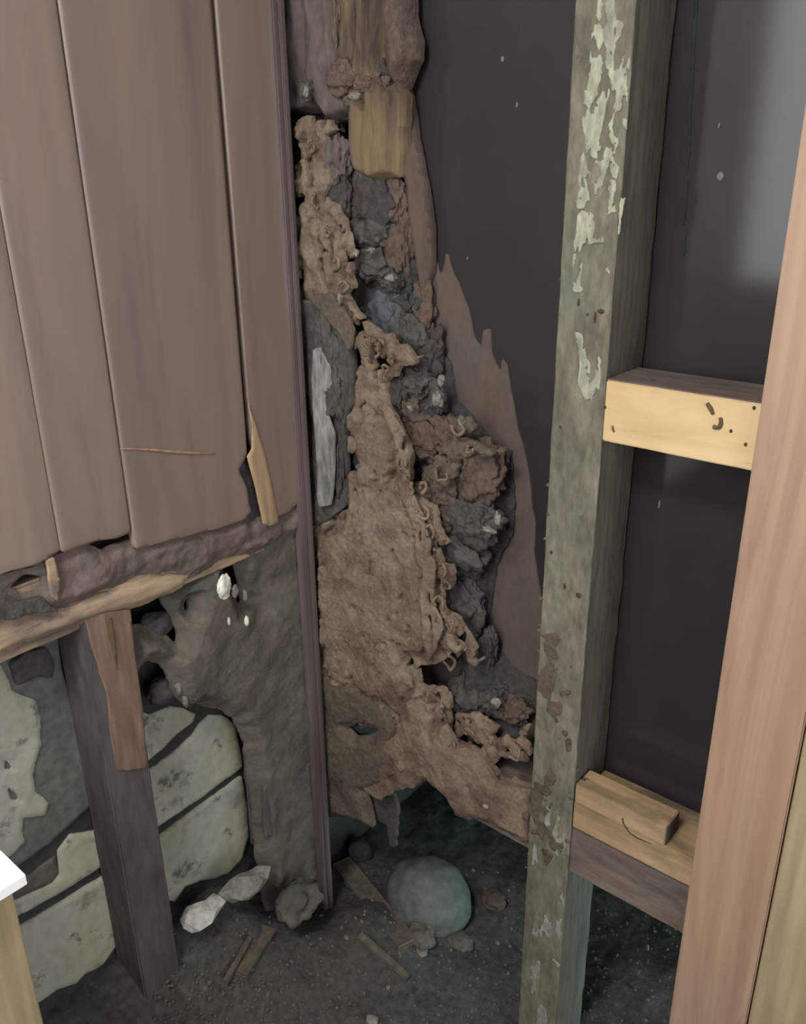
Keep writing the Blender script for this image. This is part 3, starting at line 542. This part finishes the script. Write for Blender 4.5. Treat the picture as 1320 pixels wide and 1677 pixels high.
# pale growth strip beside the corner strip
relief('white_growth', 'y', .004, [(512, 572), (524, 570), (536, 598), (542, 630), (532, 652), (536, 685), (545, 712), (545, 800), (538, 826), (524, 830), (519, 812), (519, 740), (513, 680), (511, 620)], M['white_strip'], TN, step=.003, h=lambda u, v, f: .006 + .002 * fbm(u * 60, v * 30, 0, 3), edge=(.004, 60), at=-.002, esy=.4)['label'] = 'greenish white growth'
relief('strip_mud', 'y', .03, [(470, 480), (535, 505), (570, 548), (574, 660), (560, 700), (562, 830), (528, 860), (490, 860), (480, 600)], M['core_grey'], TN, step=.004, h=lambda u, v, f: .016 + .012 * fbm(u * 30, v * 18, 0, 6) , edge=(.004, 40), at=.01)
relief('brown_patch', 'y', .012, [(505, 488), (540, 480), (556, 500), (575, 540), (570, 575), (550, 540), (525, 510)], M['crust_low'], TN, step=.004, h=lambda u, v, f: .01 + .004 * fbm(u * 40, v * 20, 0, 8), edge=(.004, 50), at=.002)

# ================================================================== RIGHT WALL: frame
S0, S1 = .487, .558
os_ = thing('old_stud', (.52, .05, 0), 'tall grey weathered timber stud with pale green paint flecks, centre right', 'stud')
beam('post', (S0, 0, -.03), (S1, SD - .002, 2.44), M['old_stud_shade'], os_, wear=.0025, bev=.003, cell=.012, freq=35, seed=7)
relief('weathered_face', 'y', .001, [(S0 - .001, -.03), (S1 + .0012, -.03), (S1 + .001, 2.44), (S0 - .001, 2.44)], M['old_stud'], os_, step=.004, world=True, h=lambda u, v, f: .0022 + .001 * fbm(u * 60, v * 30, 0, 9, 5), edge=(.0015, 40), esy=1.)['label'] = 'weathered front face, lit side toned lighter'  # front toned lighter than the sides, as the light falls on it
def fleck(px, thr, sd):
    return relief('paint_fleck', 'y', -.0012, px, M['flecks'], os_, step=.0025, h=lambda u, v, f: .0012 + .0004 * fbm(u * 90, v * 40, 0, sd), edge=(.006, 60), at=-.002, hole_fn=lambda U, V, F: (thr + .04 - fbm(U * 130, V * 50, 0, sd, 4, .65)) * .015, seed=sd, esy=.4)
for px, thr, sd in [([(986, -40), (1008, -40), (1010, 30), (1008, 90), (1000, 150), (985, 230), (970, 240), (958, 260), (955, 220), (960, 140), (968, 60)], .16, 3),
                    ([(952, 240), (985, 220), (1000, 250), (990, 330), (985, 345), (965, 345), (945, 340), (946, 290)], -.02, 5),
                    ([(948, 345), (970, 350), (1000, 370), (985, 395), (955, 400), (948, 470), (975, 478), (940, 478), (942, 400)], -.08, 7),
                    ([(938, 540), (955, 545), (985, 580), (985, 640), (965, 700), (950, 720), (955, 690), (945, 640), (950, 600)], -.04, 9),
                    ([(985, 20), (1035, 40), (1030, 200), (1015, 420), (990, 470), (1000, 200)], -.22, 13)]:
    f_ = fleck(px, thr, sd); f_['label'] = 'pale green paint'; split_parts(f_)
sc_ = relief('pale_scuff', 'y', -.0012, [(880, 1240), (925, 1240), (925, 1420), (910, 1677), (870, 1700), (868, 1500)], M['plaster_dark'], os_, step=.003, h=lambda u, v, f: .001 + 0 * u, edge=(.006, 50), at=-.002, hole_fn=lambda U, V, F: (-.2 - fbm(U * 50, V * 20, 0, 77, 4, .6)) * .02); sc_['label'] = 'pale scuff'; split_parts(sc_)
for (px, py, r) in [(948, 495, (.002, .002, .005)), (975, 520, (.002, .002, .007)), (984, 510, (.005, .002, .003)), (918, 700, (.002, .002, .003)), (948, 975, (.005, .002, .004)), (962, 515, (.002, .0015, .002)), (893, 1395, (.006, .003, .006)), (912, 1180, (.003, .0015, .004)), (903, 905, (.002, .0015, .003)), (925, 960, (.002, .0015, .005))]:
    lump('borer_hole', onY(px, py, -.001), r, M['hole'], os_, seed=int(py), amp=.35, sub=2)
for k in range(46):
    z = rnd.choice([rnd.uniform(.72, 1.10), rnd.uniform(.3, 1.4)]); x = S0 + rnd.uniform(-.004, .001); s = rnd.uniform(.0012, .0034)
    if k > 34: x = S1 + rnd.uniform(-.003, .001); z = rnd.uniform(.4, 1.2)
    lump('mud_crumb', (x, rnd.uniform(-.002, .012), z), (s * 1.2, s, s), M['crust_low'], os_, seed=k, amp=.5, sub=2)
relief('mud_smudge', 'y', -.0012, [(888, 1040), (935, 1040), (935, 1400), (925, 1420), (868, 1420), (872, 1200)], M['crust_low'], os_, step=.004, h=lambda u, v, f: .0015 + .001 * fbm(u * 60, v * 60, 0, 3), edge=(.012, 30), at=-.002, hole_fn=lambda U, V, F: (fbm(U * 40, V * 22, 0, 78, 4, .6) - .12) * .02)['label'] = 'dried mud smudge'

XB = onY(1240, 700, -.012)[0] - .001
nb = thing('pine_noggin', (.65, .05, 1.175), 'bright new pine noggin nailed between the old stud and the pink timber', 'noggin')
beam('timber', (S1 + .001, .0, 1.175), (XB, .088, 1.2535), M['new_pine'], nb, wear=.0005, bev=.0015, seed=2)
lump('mud_dab', onY(1067, 628, .03) , (.014, .02, .005), M['core_grey'], nb, seed=4, amp=.3)['label'] = 'grey mud dab on top'
for P_, rr in [([(1158, 660), (1163, 668), (1168, 678)], [.0022, .0028, .0022]), ([(1180, 684), (1181, 692), (1177, 700), (1168, 699)], [.002, .0026, .0024, .0028]), ([(1003, 697), (1004, 704), (1006, 707)], [.001, .0014, .001])]:
    link('bent_nail', tube_mesh('bent_nail', [onY(*p, -.001) for p in P_], rr), M['nail'], nb)
for px, py in [(1221, 728), (1235, 668), (991, 667), (1197, 706)]:
    lump('nail_hole', onY(px, py, 0), (.002, .001, .0025), M['hole'], nb, sub=2, amp=.2)
beam('dusty_top', (S1 + .001, .001, 1.2534), (XB, .086, 1.2552), M['old_plate'], nb, wear=0, bev=.0004)['label'] = 'dusty brown top side'

jo = thing('floor_joist', (.6, .05, .457), 'old red-grey floor joist running under the nest and the old stud, above the dark void', 'joist')
beam('timber', (.345, .004, .457), (2.25, SD - .004, .549), M['old_plate'], jo, wear=.002, bev=.003, seed=3)
relief('mud_lip', 'y', .006, [(735, 1298), (770, 1310), (820, 1325), (862, 1335), (862, 1384), (818, 1358), (779, 1340), (745, 1336)], M['core_brown'], jo, step=.004, h=lambda u, v, f: .008 + .004 * fbm(u * 50, v * 50, 0, 8), edge=(.006, 50), at=-.004)['label'] = 'mud lip hanging from the lower edge'
link('lodged_chip', lump_mesh('lodged_chip', onY(795, 1320, -.008), (.006, .004, .004), 3, .3, sub=2), M['pale'], jo)
bp_ = thing('bottom_plate', (.66, .05, .549), 'pale pine bottom plate lying on the old joist, right of the old stud', 'plate')
beam('timber', (S1 + .001, .002, .549), (XB, SD - .004, .598), M['plate_pine'], bp_, wear=.0006, bev=.002, seed=5)
bl = thing('pine_block', (.64, .05, .598), 'short pine offcut block lying on the bottom plate with a curved crack on its face', 'block')
beam('timber', (S1 + .002, .002, .598), (.705, .046, .632), M['plate_pine'], bl, wear=.0006, bev=.0015, seed=6)
link('crack', tube_mesh('crack', [onY(1020, 1340, .002), onY(1022, 1350, .002), onY(1032, 1364, .002), onY(1048, 1374, .002), onY(1075, 1384, .0035)], [.0012] * 5), M['hole'], bl)
beam('end_grain', (.7045, .003, .599), (.7062, .045, .631), M['dark_stud'], bl, wear=0, bev=.0004)['label'] = 'dark end grain'
for (px, py, r) in [(965, 1305, (.02, .012, .03)), (975, 1345, (.014, .01, .02))]:
    q = onY(px, py, .02); q[0] = S1 + .008
    tag(lump('mud_clod', q, r, M['core_grey'], None, seed=int(px), amp=.4), ('upper' if py < 1320 else 'lower') + ' grey mud clod where the pine block meets the old stud', 'mud clod')

# tall sawn timbers at the right
pt = thing('door_stud', (.80, 0, 0), 'tall smooth pink-brown timber stud at the right edge with flame grain', 'stud')
x0 = onY(1240, 700, -.012)[0]; x1 = onY(1270, 1440, -.012)[0]
beam('timber', (x0, -.012, -.03), (x1 - .0012, .09, 2.44), M['pink_timber'], pt, wear=.0003, bev=.002, cell=.04, seed=4)
tt = thing('door_jamb', (.92, 0, 0), 'tan timber board in the lower right corner, right of the dark joint line', 'board')
beam('timber', (x1 + .0012, -.014, -.03), (x1 + .12, .09, 2.44), M['tan_timber'], tt, wear=.0003, bev=.002, cell=.04, seed=5)
struct(beam('wall_lining', (x1 + .12, -.01, -.03), (2.3, .0, 2.44), M['roomwall'], wear=0, bev=0))

# specks and runs on the dark sheet
for (px, py, r, lb) in [(847, 172, (.0025, .002, .005), 'tiny pale drip on the dark sheet left of the old stud'), (823, 97, (.004, .0015, .005), 'faint round splash on the dark sheet above the pale drip'), (1180, 289, (.006, .003, .006), 'pale splatter on the black sheet left of the bright reflection'), (1178, 206, (.002, .002, .004), 'small speck on the black sheet above the pale splatter'), (766, 423, (.002, .002, .003), 'pale speck on the dark sheet beside the mud smear'), (1080, 826, (.0022, .002, .0085), 'hanging teardrop drip on the black sheet below the pine noggin')]:
    tag(lump('paint_drip', onY(px, py, SD - .0005), tuple(.75 * q for q in r), M['pale'], None, seed=int(px), amp=.3, sub=3), lb, 'drip')
tag(relief('sheet_seam', 'y', SD, [(1142, -100), (1150, -100), (1136, 130), (1122, 420), (1118, 420), (1130, 130)], M['seam'], None, step=.004, h=lambda u, v, f: .0012 + 0 * u, edge=(.0003, 30)), 'faint bluish vertical seam down the black sheet right of the old stud', 'seam')

# ================================================================== FLOOR: void, stone, debris
bs = onZ(698, 1452, .07)
tag(lump('round_stone', (bs[0], bs[1] + .01, .035), (.098, .085, .075), M['boulder'], None, seed=5, amp=.16, freq=1.1), 'smooth rounded grey stone lying in the dark void under the nest', 'stone')
def on_ground(px, py):
    z = 0.
    for _ in range(8):
        q = onZ(px, py, z); z = g(q[0], q[1])
    return q
def debris(nm, px, py, r, m, seed, label, cat, up=.5, **k):
    q = on_ground(px, py); return tag(lump(nm, (q[0], q[1], q[2] + r[2] * up), r, M[m], None, seed=seed, **k), label, cat)
debris('mud_clod', 690, 1538, (.03, .028, .026), 'clod', 3, 'crumbly pale-topped clod just in front of the round stone', 'clod', amp=.5)
debris('plaster_chip', 690, 1560, (.016, .01, .006), 'pale', 4, 'pale plaster chip below the crumbly clod', 'chip', amp=.4, sub=3)
debris('mud_clod', 808, 1478, (.03, .025, .016), 'core_brown', 5, 'brown flat clod right of the round stone', 'clod', amp=.4)
debris('mud_clod', 755, 1545, (.03, .022, .012), 'clod', 6, 'low grey clod right of the crumbly clod', 'clod', amp=.5)
debris('mud_clod', 590, 1400, (.03, .03, .03), 'core', 7, 'dark clod at the left mouth of the void', 'clod', amp=.4)
debris('plaster_chip', 610, 1672, (.014, .01, .006), 'plaster_dark', 8, 'pale chip at the bottom edge of the picture', 'chip', amp=.4, sub=3)
debris('plaster_chip', 567, 1536, (.006, .005, .004), 'pale', 9, 'tiny pale chip on the dirt below the corner strip', 'chip', amp=.4, sub=3)
debris('plaster_chip', 636, 1618, (.005, .005, .004), 'pale', 10, 'tiny pale chip in the middle of the dirt floor', 'chip', amp=.4, sub=3)
debris('plaster_chip', 815, 1545, (.006, .004, .003), 'pale', 12, 'tiny pale chip on the dirt beside the old stud', 'chip', amp=.4, sub=3)
tag(lump('paint_drip', on_ground(1060, 1556) + np.array([0, 0, .006]), (.003, .003, .009), M['plaster_dark'], None, seed=2, amp=.3, sub=3), 'small upright pale chip in the green-dark void right of the old stud', 'chip')
def lath(pts, wd, th, label, m='stick'):
    A, B = [on_ground(*p) for p in pts]; A = Vector(A) + Vector((0, 0, .008)); B = Vector(B) + Vector((0, 0, .008)); d = (B - A).normalized(); s = d.cross(Vector((0, 0, 1))).normalized(); u = s.cross(d)
    bm = bmesh.new(); bmesh.ops.create_cube(bm, size=1); Lh = (B - A).length
    for v in bm.verts: v.co = A + d * ((v.co.x + .5) * Lh) + s * (v.co.y * wd) + u * (v.co.z * th)
    bmesh.ops.bevel(bm, geom=list(bm.edges), offset=th * .2, segments=1, affect='EDGES')
    me = bpy.data.meshes.new('lath'); bm.to_mesh(me); bm.free()
    return tag(link('lath', me, M[m]), label, 'lath')
lath([(560, 1418), (668, 1552)], .04, .012, 'wide dusty lath lying from the corner strip towards the crumbly clod')
lath([(590, 1535), (668, 1605)], .01, .006, 'thin lath on the dirt below the wide dusty one')
lath([(370, 1612), (410, 1540)], .008, .006, 'thin stick leaning on the dirt heap at lower left')
lath([(392, 1600), (440, 1525)], .03, .006, 'flat dusty slat on the dirt heap right of the thin stick')
# crumbs strewn over the dirt: nobody could count them
cb = bmesh.new()
for k in range(900):
    px = rnd.uniform(250, 1110); py = rnd.uniform(1490, 1700)
    if px > 540 and px < 860: py = rnd.uniform(1420, 1700)
    q = on_ground(px, py)
    if q[0] < LB + .02 or q[2] > .3: continue
    s = rnd.uniform(.0012, .0045)
    r_ = bmesh.ops.create_icosphere(cb, subdivisions=1, radius=s, matrix=Matrix.Translation((q[0], q[1], q[2] + s * .3)))
    for v in r_['verts']: v.co += Vector([rnd.uniform(-.3, .3) * s for _ in range(3)])
me = bpy.data.meshes.new('dirt_crumbs'); cb.to_mesh(me); cb.free()
tag(link('dirt_crumbs', me, M['clod']), 'small crumbs of dirt and mud strewn over the dark ground', 'crumbs', kind='stuff')

# ================================================================== near left: white board on a sawn post
c = onZ(42, 1432, .80)
wb = beam('white_board', (-.0, c[1] - .5, .786), (c[0], c[1], .80), M['white'], None, wear=0, bev=.001)
tag(wb, 'bright white board corner poking in at the lower left edge', 'board')
pq = onX(24, 1470, c[0] - .02)
ps = thing('sawn_post', (c[0] - .06, c[1] - .06, 0), 'pale sawn timber post standing under the white board at the lower left', 'post')
beam('timber', (c[0] - .11, pq[1] - .09, -.03), (c[0] - .022, pq[1] , .786), M['tan_timber'], ps, wear=.0003, bev=.002, cell=.04)

# repeats share a group
GR = {'panel_board': 'red-brown boards of the left wall panelling', 'cladding_board': 'pale and grey boards of the outer skin', 'lath': 'laths and sticks on the dirt', 'mud_clod': 'mud clods', 'mud_lump': 'mud lumps in the left bays',
      'white_scrap': 'white scraps in the mud sheet', 'pale_flake': 'pale flakes in the mud sheet', 'plaster_chunk': 'plaster chunks at the wall foot', 'plaster_chip': 'plaster chips on the dirt', 'paint_drip': 'specks and drips on the dark sheet'}
for o in bpy.data.objects:
    b = o.name.split('.')[0]
    if o.parent is None and b in GR and 'group' not in o: o['group'] = GR[b]
